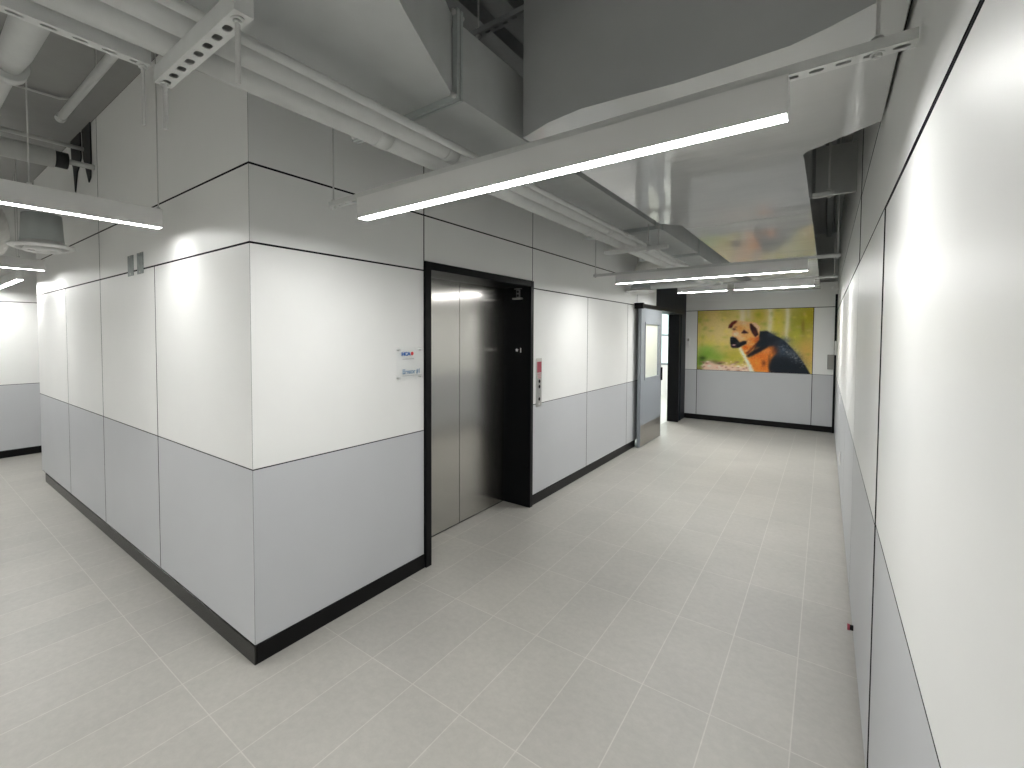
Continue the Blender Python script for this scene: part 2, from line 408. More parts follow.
# ------------------------------------------------------------------ mural
def mural():
    Hh, Ww = 314, 512
    yy, xx = np.mgrid[0:Hh, 0:Ww] * 2.0
    img = np.zeros((Hh, Ww, 3)); img[:] = (186, 170, 100)
    def blur(a, r):
        if r < 1: return a
        k = np.exp(-.5 * (np.arange(-3 * r, 3 * r + 1) / r) ** 2); k /= k.sum()
        p = np.pad(a, 3 * r, mode='edge')
        p = np.apply_along_axis(lambda v: np.convolve(v, k, 'valid'), 0, p)
        return np.apply_along_axis(lambda v: np.convolve(v, k, 'valid'), 1, p)
    def put(mask, c, a=1.0):
        nonlocal img
        img = img * (1 - (mask * a)[..., None]) + np.array(c, float) * (mask * a)[..., None]
    def blob(x, y, rx, ry, c, a=1.0): put(np.exp(-(((xx - x) / rx) ** 2 + ((yy - y) / ry) ** 2)), c, a)
    def poly(pts, c, soft=2, a=1.0):
        ins = np.zeros((Hh, Ww), bool); n = len(pts)
        for i in range(n):
            (x1, y1), (x2, y2) = pts[i], pts[(i + 1) % n]
            if y1 == y2: continue
            cond = ((y1 > yy) != (y2 > yy)) & (xx < (x2 - x1) * (yy - y1) / (y2 - y1) + x1)
            ins ^= cond
        k_ = blur(ins.astype(float), soft); put(k_, c, a)
        return k_
    # soft woodland background
    blob(120, 120, 150, 110, (186, 156, 96), .7); blob(60, 90, 60, 50, (150, 140, 60), .7); blob(260, 90, 60, 60, (140, 130, 40), .6)
    blob(250, 250, 120, 120, (198, 172, 110), .7); blob(130, 320, 60, 40, (205, 190, 70), .6); blob(60, 240, 50, 60, (188, 186, 90), .6)
    blob(200, 220, 170, 150, (204, 184, 126), .6); blob(450, 380, 90, 90, (186, 170, 84), .5)
    blob(880, 180, 130, 190, (128, 128, 36), .85); blob(960, 90, 70, 90, (150, 138, 20), .7); blob(930, 400, 90, 130, (190, 146, 74), .7)
    blob(690, 150, 60, 120, (190, 176, 60), .7); blob(540, 100, 50, 70, (170, 150, 40), .7); blob(850, 250, 50, 70, (168, 170, 60), .6)
    blob(900, 190, 14, 60, (110, 80, 40), .5); blob(330, 430, 110, 80, (160, 150, 46), .7)
    for x, w, y1, c in ((395, 26, 210, (206, 196, 182)), (445, 22, 140, (190, 180, 150)), (626, 24, 260, (208, 204, 190)), (768, 22, 340, (206, 202, 186))):
        m = np.exp(-((xx - x - 6 * np.sin(yy / 60.0)) / w) ** 2) / (1 + np.exp((yy - y1) / 40.0)); put(m, c, .72)
    for i in range(130):
        x, y = rng.uniform(30, 1000), rng.uniform(40, 480)
        c = [(206, 190, 80), (130, 140, 50), (190, 160, 110), (150, 150, 40)][i % 4]
        blob(x, y, rng.uniform(8, 26), rng.uniform(8, 22), c, .35)
    blob(110, 410, 90, 60, (112, 152, 56), .9); blob(60, 480, 50, 60, (78, 120, 36), .9); blob(190, 440, 60, 36, (120, 150, 56), .8)
    blob(70, 445, 26, 16, (52, 70, 24), .8); blob(150, 480, 60, 16, (66, 60, 24), .8); blob(90, 370, 60, 26, (130, 170, 70), .5)
    # pale stony ground
    poly([(60, 560), (80, 480), (130, 468), (180, 490), (260, 500), (380, 515), (470, 510), (520, 580), (60, 590)], (210, 178, 164), 6, .95)
    for i in range(60):
        x, y = rng.uniform(60, 480), rng.uniform(475, 560)
        blob(x, y, rng.uniform(6, 22), rng.uniform(3, 8), [(236, 214, 204), (150, 106, 92), (120, 84, 66), (224, 196, 180)][i % 4], .6)
    blob(210, 490, 30, 8, (60, 44, 26), .7); blob(30, 540, 40, 20, (90, 70, 40), .6)
    woods = img.copy()
    # bright rim along the chest
    poly([(368, 352), (398, 356), (420, 410), (455, 462), (488, 525), (512, 575), (470, 575), (440, 500), (405, 430), (380, 390)], (242, 226, 206), 4, .95)
    # trunk
    poly([(528, 300), (540, 226), (605, 220), (643, 246), (708, 276), (760, 312), (811, 363), (863, 428), (908, 486), (966, 585), (606, 585), (600, 480), (560, 420), (470, 440), (500, 345)], (20, 26, 34), 2)
    blob(708, 376, 80, 56, (52, 68, 84), .8); blob(811, 408, 60, 40, (92, 98, 106), .6); blob(640, 250, 50, 20, (44, 54, 66), .6)
    blob(740, 300, 60, 24, (46, 56, 68), .6); blob(760, 510, 130, 60, (16, 24, 32), .8); blob(850, 450, 50, 40, (50, 58, 68), .5)
    for i in range(90):
        t = rng.uniform(0, 1); x, y = 730 + 190 * t + rng.normal(0, 20), 345 + 160 * t + rng.normal(0, 18)
        if y > 300 + (x - 740) * 1.05: blob(x, y, rng.uniform(3, 8), rng.uniform(2, 4), (160, 158, 158), .3)
    # chest
    poly([(425, 425), (456, 440), (540, 396), (618, 350), (660, 350), (680, 400), (640, 450), (616, 505), (620, 585), (512, 580), (484, 520), (450, 460)], (204, 112, 42), 4)
    blob(520, 490, 36, 60, (226, 126, 44), .7); blob(668, 380, 34, 40, (78, 40, 32), .75); blob(600, 390, 40, 20, (214, 136, 74), .6); blob(576, 486, 18, 26, (104, 46, 22), .75)
    blob(560, 560, 60, 14, (232, 150, 84), .6); blob(622, 470, 14, 60, (60, 34, 28), .5); blob(540, 430, 50, 16, (190, 96, 34), .6)
    # neck with its dark collar lines
    poly([(392, 352), (436, 318), (505, 270), (540, 250), (538, 300), (500, 360), (456, 425), (420, 412)], (206, 116, 46), 3)
    blob(420, 352, 22, 18, (204, 92, 26), .8); blob(470, 330, 40, 12, (226, 160, 96), .6); blob(510, 290, 26, 20, (184, 84, 36), .8); blob(440, 385, 30, 9, (230, 176, 120), .5)
    poly([(426, 404), (470, 368), (520, 312), (540, 296), (546, 312), (500, 356), (452, 402), (434, 412)], (60, 24, 18), 3, .9)
    poly([(446, 424), (480, 388), (530, 352), (548, 352), (530, 376), (490, 402)], (206, 128, 66), 4, .85)
    poly([(430, 428), (476, 390), (534, 360), (600, 338), (604, 352), (548, 388), (502, 410), (452, 440)], (22, 18, 22), 3, .95)
    poly([(536, 232), (600, 224), (610, 330), (560, 356), (520, 352), (512, 338), (542, 296)], (18, 26, 34), 4, .95)
    # head
    poly([(345, 146), (364, 137), (400, 142), (464, 148), (505, 152), (542, 188), (540, 250), (520, 285), (470, 310), (436, 330), (395, 352), (350, 360), (312, 352), (300, 300), (312, 262), (318, 225), (322, 195), (332, 165)], (208, 148, 88), 2)
    blob(410, 158, 60, 20, (206, 172, 130), .85); blob(380, 200, 24, 26, (214, 142, 74), .8); blob(345, 246, 30, 20, (222, 184, 160), .9); blob(375, 262, 24, 22, (226, 172, 128), .8)
    blob(450, 262, 40, 24, (222, 152, 88), .85); blob(480, 290, 34, 16, (196, 104, 40), .8); blob(520, 282, 18, 16, (168, 72, 36), .7); blob(440, 190, 20, 30, (218, 168, 112), .7); blob(396, 284, 22, 14, (224, 180, 136), .7)
    poly([(282, 196), (290, 172), (310, 148), (341, 134), (358, 137), (346, 157), (326, 169), (318, 184), (308, 199)], (92, 36, 26), 2)
    blob(306, 186, 12, 8, (60, 22, 26), .7)
    poly([(474, 152), (511, 154), (544, 190), (536, 238), (519, 202), (490, 172)], (206, 172, 140), 2, .9)
    poly([(459, 164), (472, 158), (515, 199), (534, 253), (505, 270), (480, 238), (464, 200)], (46, 22, 24), 2)
    blob(500, 235, 12, 20, (100, 46, 30), .5)
    blob(331, 206, 15, 9, (74, 42, 40), .9); blob(348, 188, 10, 5, (96, 60, 44), .7)
    poly([(388, 239), (412, 211), (424, 218), (452, 237), (420, 243)], (48, 24, 34), 2, .95); blob(420, 248, 24, 5, (196, 140, 84), .6)
    poly([(298, 276), (317, 267), (348, 278), (364, 300), (376, 316), (410, 302), (438, 305), (430, 328), (399, 344), (364, 362), (317, 361), (306, 350), (300, 320)], (20, 22, 28), 2)
    blob(360, 322, 22, 14, (52, 54, 54), .6); blob(318, 271, 14, 4, (110, 116, 130), .7); blob(312, 290, 8, 6, (60, 66, 78), .5)
    blob(328, 337, 15, 6, (226, 170, 170), .95); blob(322, 322, 14, 5, (14, 8, 10), .9); blob(334, 350, 20, 5, (90, 50, 60), .7)
    # short fur flecks over the animal
    fur = blur(rng.normal(0, 1, (Hh, Ww)), 1); fur = fur / fur.std()
    body = np.clip(np.abs(img - woods).sum(-1) / 60.0, 0, 1)
    img = np.clip(img * (1 + (.012 + .045 * body)[..., None] * fur[..., None]), 0, 255)
    # sample onto a grid over the print
    NX, NZ = 300, 178
    u, v = np.meshgrid(np.linspace(0, 1, NX), np.linspace(0, 1, NZ))
    # rectify the traced outline onto the flat print
    yw, pt = -.6773, -.0341
    Fv = np.array([math.sin(yw) * math.cos(pt), math.cos(yw) * math.cos(pt), math.sin(pt)]); Rv = np.array([math.cos(yw), -math.sin(yw), 0]); Uv = np.cross(Rv, Fv)
    D = np.stack([MX0 + .006 + u * (MX1 - MX0 - .012) - 2.1923, np.full_like(u, L - .0065 + 1.1385), ZM + .006 + v * (ZB - ZM - .012) - 1.65], -1)
    zz = D @ Fv
    X = (454.01 + 461.66 * (D @ Rv) / zz - 694) * 8.258; Y = (351.65 - 461.66 * (D @ Uv) / zz - 304) * 8.263
    col = img[np.clip((Y / 2).round().astype(int), 0, Hh - 1), np.clip((X / 2).round().astype(int), 0, Ww - 1)] / 255.0
    lin = np.where(col <= .04045, col / 12.92, ((col + .055) / 1.055) ** 2.4)
    return NX, NZ, u, v, np.clip(lin * MURAL_GAIN, 0, .92)
MURAL_GAIN = 1.55
NX, NZ, u, v, lin = mural()
mz0, mz1 = ZM + .006, ZB - .006
co = np.stack([MX0 + .006 + u * (MX1 - MX0 - .012), np.full_like(u, L - .0065), mz0 + v * (mz1 - mz0)], -1).reshape(-1, 3)
idx = np.arange(NX * NZ).reshape(NZ, NX)
quads = np.stack([idx[:-1, :-1], idx[:-1, 1:], idx[1:, 1:], idx[1:, :-1]], -1).reshape(-1, 4)
me = bpy.data.meshes.new('print')
me.from_pydata(co.tolist(), [], quads.tolist())
at = me.color_attributes.new('ink', 'FLOAT_COLOR', 'POINT')
at.data.foreach_set('color', np.concatenate([lin.reshape(-1, 3), np.ones((NX * NZ, 1))], 1).astype(np.float32).ravel())
m = bpy.data.materials.new('mural_print'); m.use_nodes = True
nt = m.node_tree; ca = nt.nodes.new('ShaderNodeVertexColor'); ca.layer_name = 'ink'
nt.links.new(ca.outputs[0], nt.nodes['Principled BSDF'].inputs['Base Color']); nt.nodes['Principled BSDF'].inputs['Roughness'].default_value = .5; nt.nodes['Principled BSDF'].inputs['Specular IOR Level'].default_value = .2
me.materials.append(m)
mu = thing('wall_mural', 'wide colour photo print of a black and tan dog in autumn woods', 'picture', ((MX0 + MX1) / 2, L, mz0))
o = bpy.data.objects.new('print', me); COL.objects.link(o); o.parent = mu; o.matrix_parent_inverse = Matrix.Translation(-Vector(mu.location))
B().box(MX0 + .005, MX1 - .005, L - .006, L - .0005, mz0 - .001, mz1 + .001).build('board', 'black', mu)

# ------------------------------------------------------------------ small wall things
bx_ = thing('wall_box', 'small grey metal box on the back wall right of the mural', 'box', (2.27, L, 1.09))
B().box(2.225, 2.315, L - .07, L - .0005, 1.085, 1.335, .005).build('case', 'greybox', bx_)
B().box(2.232, 2.308, L - .074, L - .0705, 1.095, 1.325, .002).build('cover', 'greybox', bx_)
ic = thing('intercom', 'white oblong intercom near the far end of the right wall', 'intercom', (W, 8.76, 1.34))
B().box(W - .032, W - .0055, 8.70, 8.82, 1.34, 1.57, .006).build('case', 'whiteplastic', ic)
B().box(W - .036, W - .0325, 8.72, 8.80, 1.47, 1.55).build('screen', 'greybox', ic)
B().cyl((W - .0325, 8.76, 1.40), (W - .038, 8.76, 1.40), .02).build('button', 'greybox', ic)
sc_ = thing('security_camera', 'small white camera high at the end of the right wall', 'camera', (W, 8.5, 2.43))
B().cyl((W - .0005, 8.5, 2.43), (W - .03, 8.5, 2.43), .04, 20).build('mount', 'whiteplastic', sc_)
B().tube([(W - .03, 8.5, 2.43), (W - .05, 8.5, 2.43), (W - .075, 8.5, 2.42), (W - .088, 8.5, 2.415)], [.04, .04, .03, .008], 20).build('dome', 'whiteplastic', sc_)
ds = thing('door_stop', 'tiny red and black stop on the right wall by the floor', 'door stop', (W, 2.02, .106))
B().cyl((W - .0055, 2.02, .12), (W - .02, 2.02, .12), .014).build('stem', 'black', ds)
B().cyl((W - .02, 2.02, .12), (W - .03, 2.02, .12), .016).build('tip', 'red', ds)
sw = thing('wall_outlet', 'small pale outlet low on a grey panel of the right wall', 'outlet', (W, 5.04, .33))
B().box(W - .012, W - .0055, 5.0, 5.08, .33, .45, .002).build('plate', 'whiteplastic', sw)
B().box(W - .016, W - .0125, 5.025, 5.055, .36, .42, .001).build('socket', 'whiteplastic', sw)
ca_ = thing('card_reader', 'small white card reader on the wall beside the black doorway', 'card reader', (.08, L, 1.5))
B().box(.03, .08, L - .03, L - .0005, 1.42, 1.62, .005).build('case', 'whiteplastic', ca_)
B().box(.04, .07, L - .033, L - .0305, 1.55, 1.6).build('indicator', 'greybox', ca_)
for x0, lab in ((-1.738, 'left one of two galvanised cover plates on the left white wall'), (-1.545, 'right one of two galvanised cover plates on the left white wall')):
    t = thing('cover_plate', lab, 'cover plate', (x0 + .056, 0, 2.075), 'galvanised cover plates')
    B().box(x0, x0 + .112, -.006, -.0005, 2.075, 2.22, .0015).build('plate', 'zinc', t)
    for z in (2.09, 2.21): B().cyl((x0 + .056, -.006, z), (x0 + .056, -.009, z), .006, 10).build('screw', 'steel2', t)

# ------------------------------------------------------------------ strut channels
def slotted(b, axis, s0, s1, c, w, z0, z1, pitch, a_, b_):
    """closed box channel with real slots through its bottom; axis 'X' or 'Y', c = centre on the other axis"""
    def P(s, t, z): return (s, c + t, z) if axis == 'X' else (c + t, s, z)
    n = max(1, int(round((s1 - s0) / pitch))); p = (s1 - s0) / n; h = w / 2
    ca = math.atan2(h, p / 2)
    angs = sorted({round(k * PI / 10, 5) for k in range(20)} | {round(x % (2 * PI), 5) for x in (ca, PI - ca, PI + ca, -ca)})
    for k in range(n):
        sc = s0 + (k + .5) * p; inn, out, top = [], [], []
        for t in angs:
            ct, st = math.cos(t), math.sin(t)
            e = 1 / ((abs(ct) / a_) ** 3 + (abs(st) / b_) ** 3) ** (1 / 3)
            r = min((p / 2) / abs(ct) if abs(ct) > 1e-6 else 9, h / abs(st) if abs(st) > 1e-6 else 9)
            inn.append(b.bm.verts.new(P(sc + e * ct, e * st, z0))); out.append(b.bm.verts.new(P(sc + r * ct, r * st, z0)))
            top.append(b.bm.verts.new(P(sc + e * ct, e * st, z0 + .003)))
        for i in range(len(angs)):
            j = (i + 1) % len(angs)
            b._f([inn[i], inn[j], out[j], out[i]]); b._f([top[i], top[j], inn[j], inn[i]])
    def q(*pts): b._f([b.bm.verts.new(P(*x)) for x in pts])
    for sgn in (-1, 1):
        q((s0, sgn * h, z0), (s1, sgn * h, z0), (s1, sgn * h, z1), (s0, sgn * h, z1))
    for s in (s0, s1): q((s, -h, z0), (s, h, z0), (s, h, z1), (s, -h, z1))
    q((s0, -h, z1), (s1, -h, z1), (s1, h, z1), (s0, h, z1))
def strut(label, axis, s0, s1, c, z0, rods, pitch=.05, a_=.015, b_=.0075, w=.041, h=.024, tail=.012, top=3.334, group='slotted strut channels', m='strut', rr=.0042):
    loc = ((s0 + s1) / 2, c, z0) if axis == 'X' else (c, (s0 + s1) / 2, z0)
    t = thing('strut_channel', label, 'strut channel', loc, group)
    b = B(); slotted(b, axis, s0, s1, c, w, z0, z0 + h, pitch, a_, b_); b.build('channel', m, t)
    for rd in rods:
        s, tl, tp_ = ((rd, tail) if not isinstance(rd, tuple) else rd) + (() if isinstance(rd, tuple) and len(rd) == 3 else (top,))
        x, y = (s, c) if axis == 'X' else (c, s)
        r = B().cyl((x, y, z0 - tl), (x, y, tp_), rr, 10).build('threaded_rod', 'rod', t)
        B().cyl((x, y, z0 - .009), (x, y, z0 - .002), .009, 6).build('nut', 'strut', r)
        B().cyl((x, y, z0 - .002), (x, y, z0), .0135, 14).build('washer', 'strut', r)
        B().cyl((x, y, z0 + h), (x, y, z0 + h + .012), .011, 6).build('nut', 'strut', r)
    return t
ZS = 2.292
strut('long slotted channel carrying the big front light fixture', 'X', .249, 2.335, .30, ZS, [.262, 2.27])
strut('slotted channel above the second long light across the corridor', 'X', .22, 2.275, 3.74, ZS, [.235, 2.255])
strut('farthest slotted channel above the two short lights by the mural', 'X', .22, 2.295, 6.35, 2.385, [.235, 2.26])
strut('short wide-holed channel under the three pipes at upper left', 'X', .836, 1.262, -.66, 2.30, [(.849, .115, 2.498), (1.235, .13, 2.498)], pitch=.0455, a_=.0125, b_=.0095, h=.041, rr=.0055)
strut('slotted channel running along the outermost pipe at upper left', 'Y', -1.75, -.69, .835, 2.333, [(-.705, .15, 2.498), (-1.6, .03, 2.498)], pitch=.056, a_=.0165, b_=.0048, w=.028, h=.05)
strut('small channel holding the three pipes above the far wall panels', 'X', .80, 1.27, 2.53, 2.30, [(1.205, .02, 2.6), (1.13, .02, 2.498)], pitch=.05, h=.026)
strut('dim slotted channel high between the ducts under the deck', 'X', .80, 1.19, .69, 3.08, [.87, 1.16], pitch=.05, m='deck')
strut('short channel stub beside the glossy duct near the right wall', 'X', 2.115, 2.215, 2.3, 2.455, [2.19], pitch=.05)

# ------------------------------------------------------------------ light fixtures
def light(label, axis, s0, s1, c, zl, zt, rods=(), group='linear light fixtures', w=.062, lens='lens'):
    loc = ((s0 + s1) / 2, c, zt) if axis == 'X' else (c, (s0 + s1) / 2, zt)
    t = thing('linear_light', label, 'light fixture', loc, group)
    def bx(b, a0, a1, t0, t1, z0, z1, bev=0):
        if axis == 'X': b.box(a0, a1, c + t0, c + t1, z0, z1, bev)
        else: b.box(c + t0, c + t1, a0, a1, z0, z1, bev)
        return b
    h = w / 2
    sec = [(-h, zl), (-h + .003, zl), (-h + .003, zl + .012), (h - .003, zl + .012), (h - .003, zl), (h, zl), (h, zt), (-h, zt)]
    b = B(); P3 = (lambda s, t, z: (s, c + t, z)) if axis == 'X' else (lambda s, t, z: (c + t, s, z))
    b.extrude([P3(s0 + .003, t_, z_) for t_, z_ in sec], Vector(P3(s1 - .003, 0, 0)) - Vector(P3(s0 + .003, 0, 0)))
    b.build('housing', 'housing', t)
    bx(B(), s0 + .004, s1 - .004, -h + .0035, h - .0035, zl + .002, zl + .0115).build('diffuser', lens, t)
    for a in (s0, s1 - .003): bx(B(), a, a + .003, -h, h, zl, zt).build('end_cap', 'housing', t)
    for s in rods:
        x, y = (s, c) if axis == 'X' else (c, s)
        r = B().cyl((x, y, zt), (x, y, ZT), .0032, 8).build('hanger_rod', 'rod', t)
        B().cyl((x, y, zt), (x, y, zt + .014), .01, 6).build('nut', 'strut', r)
    return t
light('big linear light hanging nearest, in front of the lift wall', 'X', .479, 2.108, .30, 2.197, ZS - .0008)
light('second linear light across the corridor, over the sliding door', 'X', .465, 2.065, 3.74, 2.197, ZS - .0008, lens='lensmid')
light('left short linear light of the farthest pair near the mural', 'X', .46, 1.10, 6.35, 2.29, 2.384, lens='lensfar')
light('right short linear light of the farthest pair near the mural', 'X', 1.185, 2.065, 6.35, 2.29, 2.384, lens='lensfar')
light('linear light beside the left white wall, in front of the cover plates', 'Y', -1.74, -.118, -.775, 2.260, 2.363, rods=(-.128, -.674, -1.6), lens='lenslow')
light('smaller linear light behind the round diffuser at far left', 'Y', -1.72, -.115, -3.75, 2.28, 2.383, rods=(-.3, -1.5), lens='lenslow')
light('linear light at the far left end of the side hall', 'X', -6.2, -4.62, -.17, 2.255, 2.358, rods=(-6.0, -4.8))
light('unseen linear light added as fill over the corridor by the rear wall', 'X', .45, 2.08, -3.0, 2.197, ZS - .0008, rods=(.6, 1.9), lens='lensfar')  # unseen fixture added behind the camera as fill light

light('unseen linear light added as fill over the side hall near the rear wall', 'X', -2.6, -.9, -3.0, 2.28, 2.383, rods=(-2.4, -1.1))  # added out of view to lift floor and ceiling light in the side hall
light('unseen linear light added as fill over the far left of the side hall', 'X', -5.6, -3.9, -3.0, 2.28, 2.383, rods=(-5.4, -4.1), lens='lensmid')  # another unseen fill fixture, added for the side hall's overall brightness

# ------------------------------------------------------------------ pipes
def pipe(label, x, z, r, y0, y1, coups, cr=1.13):
    t = thing('overhead_pipe', label, 'pipe', (x, y0, z), 'parallel overhead pipes')
    e = [(x - .12 * (1 - math.cos(k * PI / 12)), y1 + .12 * math.sin(k * PI / 12), z) for k in range(1, 7)]
    B().tube([(x, y0, z), (x, y1, z)] + e + [(.005, y1 + .12, z)], r, 24).build('pipe_run', 'pipe', t)
    for y in coups: B().cyl((x, y - .03, z), (x, y + .03, z), r + .003, 24).build('coupling', 'pipe', t)
    for y in (-.66, 2.53):
        B().tube([(x + r * 1.02 * math.sin(a), y, z - r * 1.02 * math.cos(a)) for a in np.linspace(.75, 2 * PI - .75, 22)], .004, 6).build('strap', 'rod', t)
ZP = 2.341
pipe('thickest of three parallel pipes, nearest the lift wall', .908, ZP + .0465, .0455, -2.6, 5.72, (.03, 1.9, 4.4), 1.06)
pipe('middle one of three parallel pipes running over the big light', 1.017, ZP + .036, .035, -2.6, 5.84, (.29, 2.0, 4.6), 1.08)
pipe('thinnest of three parallel pipes, along the flat duct', 1.10, ZP + .0130, .0125, -2.6, 5.93, (.5, 2.1, 4.7), 1.2)

# ------------------------------------------------------------------ ducts
# flat painted duct along the pipes: tapered near length, then straight lengths bolted at flanges
dt = thing('flat_duct', 'flat painted rectangular duct running beside the three pipes', 'duct', (.9, .167, 2.5))
BZ0, BZ1 = 2.50, 2.772
B().prism([(.62, .15), (1.146, .15), (1.43, -.53), (1.43, -2.6), (.62, -2.6)], BZ0, BZ1).build('tapered_length', 'duct', dt)
B().box(.62, 1.152, .185, 2.625, BZ0, BZ1 - .01).build('straight_length', 'duct', dt)
B().box(.62, 1.165, 2.705, 4.08, BZ0 - .005, BZ1 - .01).build('straight_length', 'duct', dt)
B().box(.62, 1.13, 4.14, 8.6, BZ0 + .005, BZ1 - .02).build('straight_length', 'duct', dt)
def flange(y0, y1, x0, x1, z0, z1, e=.022):
    b = B(); b.box(x0 - e, x1 + e, y0, y1, z0 - e, z0).box(x0 - e, x1 + e, y0, y1, z1, z1 + e).box(x0 - e, x0, y0, y1, z0, z1).box(x1, x1 + e, y0, y1, z0, z1)
    f = b.build('flange', 'ductside', dt)
    c = B()
    for x in (x0 - e * .4, x1 + e * .4):
        for z in (z0 - e * .4, z1 + e * .4): c.cyl((x, y0 - .014, z), (x, y1 + .014, z), .009, 8)
    c.build('corner_bolt', 'rod', f)
flange(.15, .163, .62, 1.148, BZ0 + .002, BZ1 - .002); flange(.170, .183, .62, 1.148, BZ0 + .002, BZ1 - .002)
flange(2.625, 2.66, .62, 1.155, BZ0, BZ1 - .01, .03); flange(2.67, 2.705, .62, 1.16, BZ0, BZ1 - .01, .03)
flange(4.08, 4.14, .62, 1.14, BZ0, BZ1 - .01, .03)
# big wrapped duct filling the corridor ceiling
DZ, DT = 2.45, 3.25
wd = thing('wrapped_duct', 'wide glossy plastic wrapped duct filling the corridor ceiling', 'duct', (1.7, .45, DZ))
lo = [(1.222, .512), (1.36, .455), (1.506, .430), (1.66, .445), (1.80, .462), (1.95, .462), (2.10, .455), (2.18, .425), (2.262, .385), (2.332, .36), (2.337, 1.215), (2.20, 1.33), (2.112, 1.405), (2.097, 1.44), (2.10, 1.5),
      (2.108, 4.5), (2.11, 8.9), (1.37, 8.9), (1.365, 4.5), (1.363, 2.52), (1.256, 2.37), (1.245, .9)]
b = B()
bot = [b.bm.verts.new((x, y, DZ)) for x, y in lo]; top = [b.bm.verts.new((x, y, DT)) for x, y in lo]
n = len(lo); b.mi = 0; b._f(bot[::-1]); b._f(top)
NFRONT = 9                                     # last point of the near face
for i in range(n):
    j = (i + 1) % n
    if j <= NFRONT and i < j: continue
    b._f([bot[i], bot[j], top[j], top[i]])
b.mi = 1; strip = []
for k in range(NFRONT * 6 + 1):                # rounded near face, its foot following the wrap's edge
    i, t = min(k // 6, NFRONT - 1), k / 6 - min(k // 6, NFRONT - 1)
    x = lo[i][0] * (1 - t) + lo[i + 1][0] * t
    y = lo[i][1] * (1 - t) + lo[i + 1][1] * t
    ym_ = lo[0][1] + (lo[NFRONT][1] - lo[0][1]) * (x - lo[0][0]) / (lo[NFRONT][0] - lo[0][0])
    strip.append([b.bm.verts.new((x, y * (1 - q) + ym_ * q, DZ + (DT - DZ) * q)) for q in (0, .08, .25, .6, 1)])
for p_, q_ in zip(strip, strip[1:]):
    for r_ in range(4):
        f = b._f([p_[r_], q_[r_], q_[r_ + 1], p_[r_ + 1]])
        if f: f.smooth = True
b.build('wrapped_body', ['wrap', 'wrapmatte'], wd)
for x0, x1, y0 in ((1.37, 2.098, 2.66), (1.40, 2.09, 5.0)): B().box(x0, x1, y0, y0 + .055, DZ - .0016, DZ - .0004).build('tape_band', 'wrap', wd)

# duct crossing over to the right wall behind the wrapped one
cd = thing('cross_duct', 'grey duct end between the glossy duct and right wall', 'duct', (2.22, 3.0, 2.61))
B().box(2.115, W - .012, 2.96, 2.99, 2.615, 2.95).build('duct_blank', 'duct', cd)
B().box(2.118, W - .02, 2.991, 3.02, 2.63, 2.66).build('stiffener', 'ductside', cd)

# ------------------------------------------------------------------ flexible ducts and round diffusers
def diffuser(label, c, R, hb):
    t = thing('ceiling_diffuser', label, 'air diffuser', c, 'round air diffusers')
    B().lathe([(R * .78, .004), (R * .86, -.004), (R, .012), (R * 1.0, .02), (R * .8, .024), (R * .66, .05), (R * .63, .05), (R * .78, .004)], c, 48).build('outer_ring', 'whiteplastic', t)
    B().lathe([(R * .44, -.014), (R * .54, -.022), (R * .60, -.012), (R * .46, .03), (R * .42, .03), (R * .44, -.014)], c, 40).build('inner_ring', 'whiteplastic', t)
    B().lathe([(.0005, -.016), (R * .22, -.014), (R * .26, -.006), (R * .12, .03), (.0005, .03)], c, 32).build('centre_cone', 'whiteplastic', t)
    B().lathe([(R * .665, .05), (R * .645, .08), (R * .60, hb), (.0005, hb)], c, 40).build('boot', 'ductside', t)
    B().lathe([(R * .62, .05), (.0005, .05)], c, 32).build('throat_shade', 'dark', t)  # dark disc stands for the shade inside the boot
    return t
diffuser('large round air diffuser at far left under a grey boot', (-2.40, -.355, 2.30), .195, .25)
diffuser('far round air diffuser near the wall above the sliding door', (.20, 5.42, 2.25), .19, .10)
def bez(p, n=60):
    out = []
    for k in range(n):
        t = k / (n - 1); q = [Vector(a) for a in p]
        while len(q) > 1: q = [a.lerp(c_, t) for a, c_ in zip(q, q[1:])]
        out.append(q[0])
    return out
def flex(label, pts, r):
    path = bez(pts, 90); t = tag(B().tube(path, [r * (1 + .045 * math.sin(k * 2 * PI / 3)) for k in range(90)], 24).build('flexible_duct', 'flex'), label, 'flexible duct', 'flexible ducts')
    return t
flex('ribbed flexible duct bending down at the far left', [(-3.35, -1.05, 2.75), (-3.0, -.85, 2.87), (-2.56, -.66, 2.8), (-2.72, -.56, 2.48), (-3.2, -.55, 2.40)], .105)
flex('ribbed flexible duct elbow above the far round diffuser', [(.20, 5.42, 2.352), (.20, 5.42, 2.62), (.25, 5.42, 2.70), (.45, 5.42, 2.65), (.605, 5.42, 2.645)], .10)

# ------------------------------------------------------------------ clutter under the slab at upper left
fp = thing('drain_pipe', 'fat pale pipe with a flange ring at the upper left corner', 'pipe', (-.3, -.75, 2.84))
B().tube([(.55, -.75, 2.84), (-.20, -.75, 2.84), (-.46, -.75, 2.84), (-.62, -.75, 2.84)], [.058, .058, .055, .044], 24).build('reducer', 'pipe', fp)
B().tube([(-.62, -.75, 2.84), (-.68, -.75, 2.84)], .068, 24).build('flange_ring', 'pipe', fp)
B().tube([(-.68, -.75, 2.84), (-2.2, -.75, 2.84)], .037, 20).build('pipe_run', 'pipe', fp)
wp = thing('capped_pipe', 'thin pale pipe with a capped end under the left ceiling', 'pipe', (-1.0, -.40, 3.0))
B().cyl((.5, -.40, 3.0), (-1.50, -.40, 3.0), .022, 18).build('pipe_run', 'pipe', wp)
B().cyl((-1.50, -.40, 3.0), (-1.55, -.40, 3.0), .027, 18).build('end_cap', 'pipe', wp)
B().cyl((-.78, -.40, 3.03), (-.78, -.40, ZT), .004, 8).build('hanger_rod', 'rod', wp)
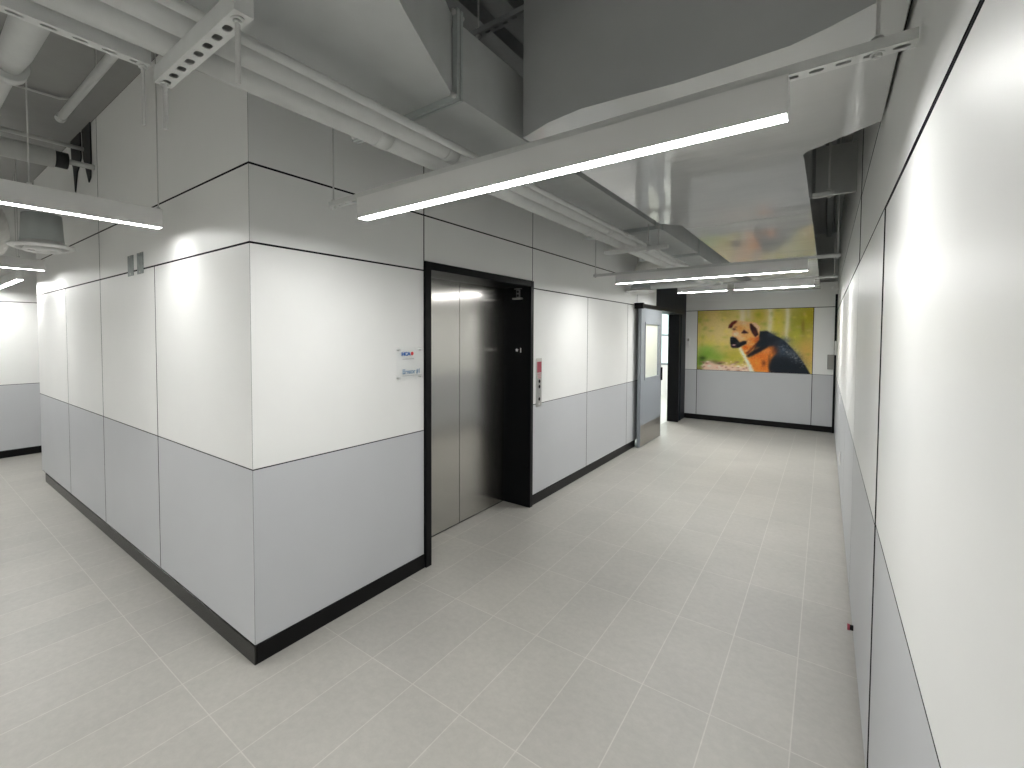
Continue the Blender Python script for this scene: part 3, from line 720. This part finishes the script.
cdn = tag(B().tube([(-2.1, -1.6, 3.39), (-2.24, -.55, 3.39), (-2.23, -.27, 3.39), (-2.15, -.2, 3.385), (-1.9, -.185, 3.385), (-.4, -.18, 3.385)], .008, 8).build('ceiling_conduit', 'rod'), 'thin dark conduit bending along the left ceiling', 'conduit')
sp_ = thing('sleeved_pipe', 'thick pale insulated pipe with black collar by the left wall', 'pipe', (-2.4, -.3, 2.98))
B().cyl((-2.42, -2.4, 3.0), (-2.42, -.27, 3.0), .068, 22).build('insulation', 'pipe', sp_)
B().cyl((-2.42, -.27, 3.0), (-2.42, -.19, 3.0), .06, 22).build('collar', 'membrane', sp_)
B().cyl((-2.42, -.19, 3.0), (-2.42, -.02, 3.0), .02, 22).build('bare_end', 'pipe', sp_)
s2 = thing('side_pipe', 'dull pipe above the thick insulated one at upper left', 'pipe', (-2.75, -.6, 3.2))
B().cyl((-2.72, -2.4, 3.22), (-2.72, -.55, 3.22), .055, 18).build('pipe_run', 'pipe', s2)
B().cyl((-2.72, -.55, 3.22), (-2.72, -.02, 3.22), .016, 18).build('bare_end', 'rod', s2)
mem = thing('black_flap', 'ragged black membrane with two points high on the left wall', 'membrane', (-2.8, 0, 3.0))
B().extrude([(-3.17, -.012, 3.405), (-2.86, -.012, 3.405), (-2.85, -.012, 3.18), (-2.92, -.012, 3.12), (-2.98, -.012, 3.09), (-3.06, -.012, 2.93), (-3.11, -.012, 3.16), (-3.15, -.012, 3.2)], (0, .009, 0)).build('wide_strip', 'membrane', mem)
B().extrude([(-2.80, -.012, 3.405), (-2.56, -.012, 3.405), (-2.555, -.012, 3.1), (-2.58, -.012, 2.96), (-2.635, -.012, 2.93), (-2.72, -.012, 3.07), (-2.78, -.012, 3.16)], (0, .009, 0)).build('narrow_strip', 'membrane', mem)

# ------------------------------------------------------------------ daylight behind the room window
w = bpy.data.worlds.new('sky'); SC.world = w; w.use_nodes = True
bg = w.node_tree.nodes['Background']; bg.inputs[0].default_value = (.75, .95, .93, 1); bg.inputs[1].default_value = .7

# ------------------------------------------------------------------ camera
cam = bpy.data.cameras.new('camera'); co_ = bpy.data.objects.new('camera', cam); COL.objects.link(co_)
yaw, pitch, roll = -.6773, -.0341, .0008
F = Vector((math.sin(yaw) * math.cos(pitch), math.cos(yaw) * math.cos(pitch), math.sin(pitch)))
R = Vector((math.cos(yaw), -math.sin(yaw), 0)); U = R.cross(F)
R2 = R * math.cos(roll) + U * math.sin(roll); U2 = -R * math.sin(roll) + U * math.cos(roll)
co_.matrix_world = Matrix(((R2.x, U2.x, -F.x, 2.1923), (R2.y, U2.y, -F.y, -1.1385), (R2.z, U2.z, -F.z, 1.65), (0, 0, 0, 1)))
cam.sensor_fit = 'HORIZONTAL'; cam.sensor_width = 36; cam.lens = 461.66 / 1024 * 36
cam.shift_x = (512 - 454.01) / 1024; cam.shift_y = (351.65 - 384) / 1024
cam.clip_start = .02
SC.camera = co_
vs = SC.view_settings; vs.view_transform = 'Standard'; vs.look = 'None'; vs.gamma = 1; vs.use_curve_mapping = False
vs.exposure = 1.83
SC.cycles.max_bounces = 12; SC.cycles.diffuse_bounces = 8; SC.cycles.glossy_bounces = 5; SC.cycles.transparent_max_bounces = 8
SC.cycles.use_denoising = True
SC.cycles.sample_clamp_indirect = 8
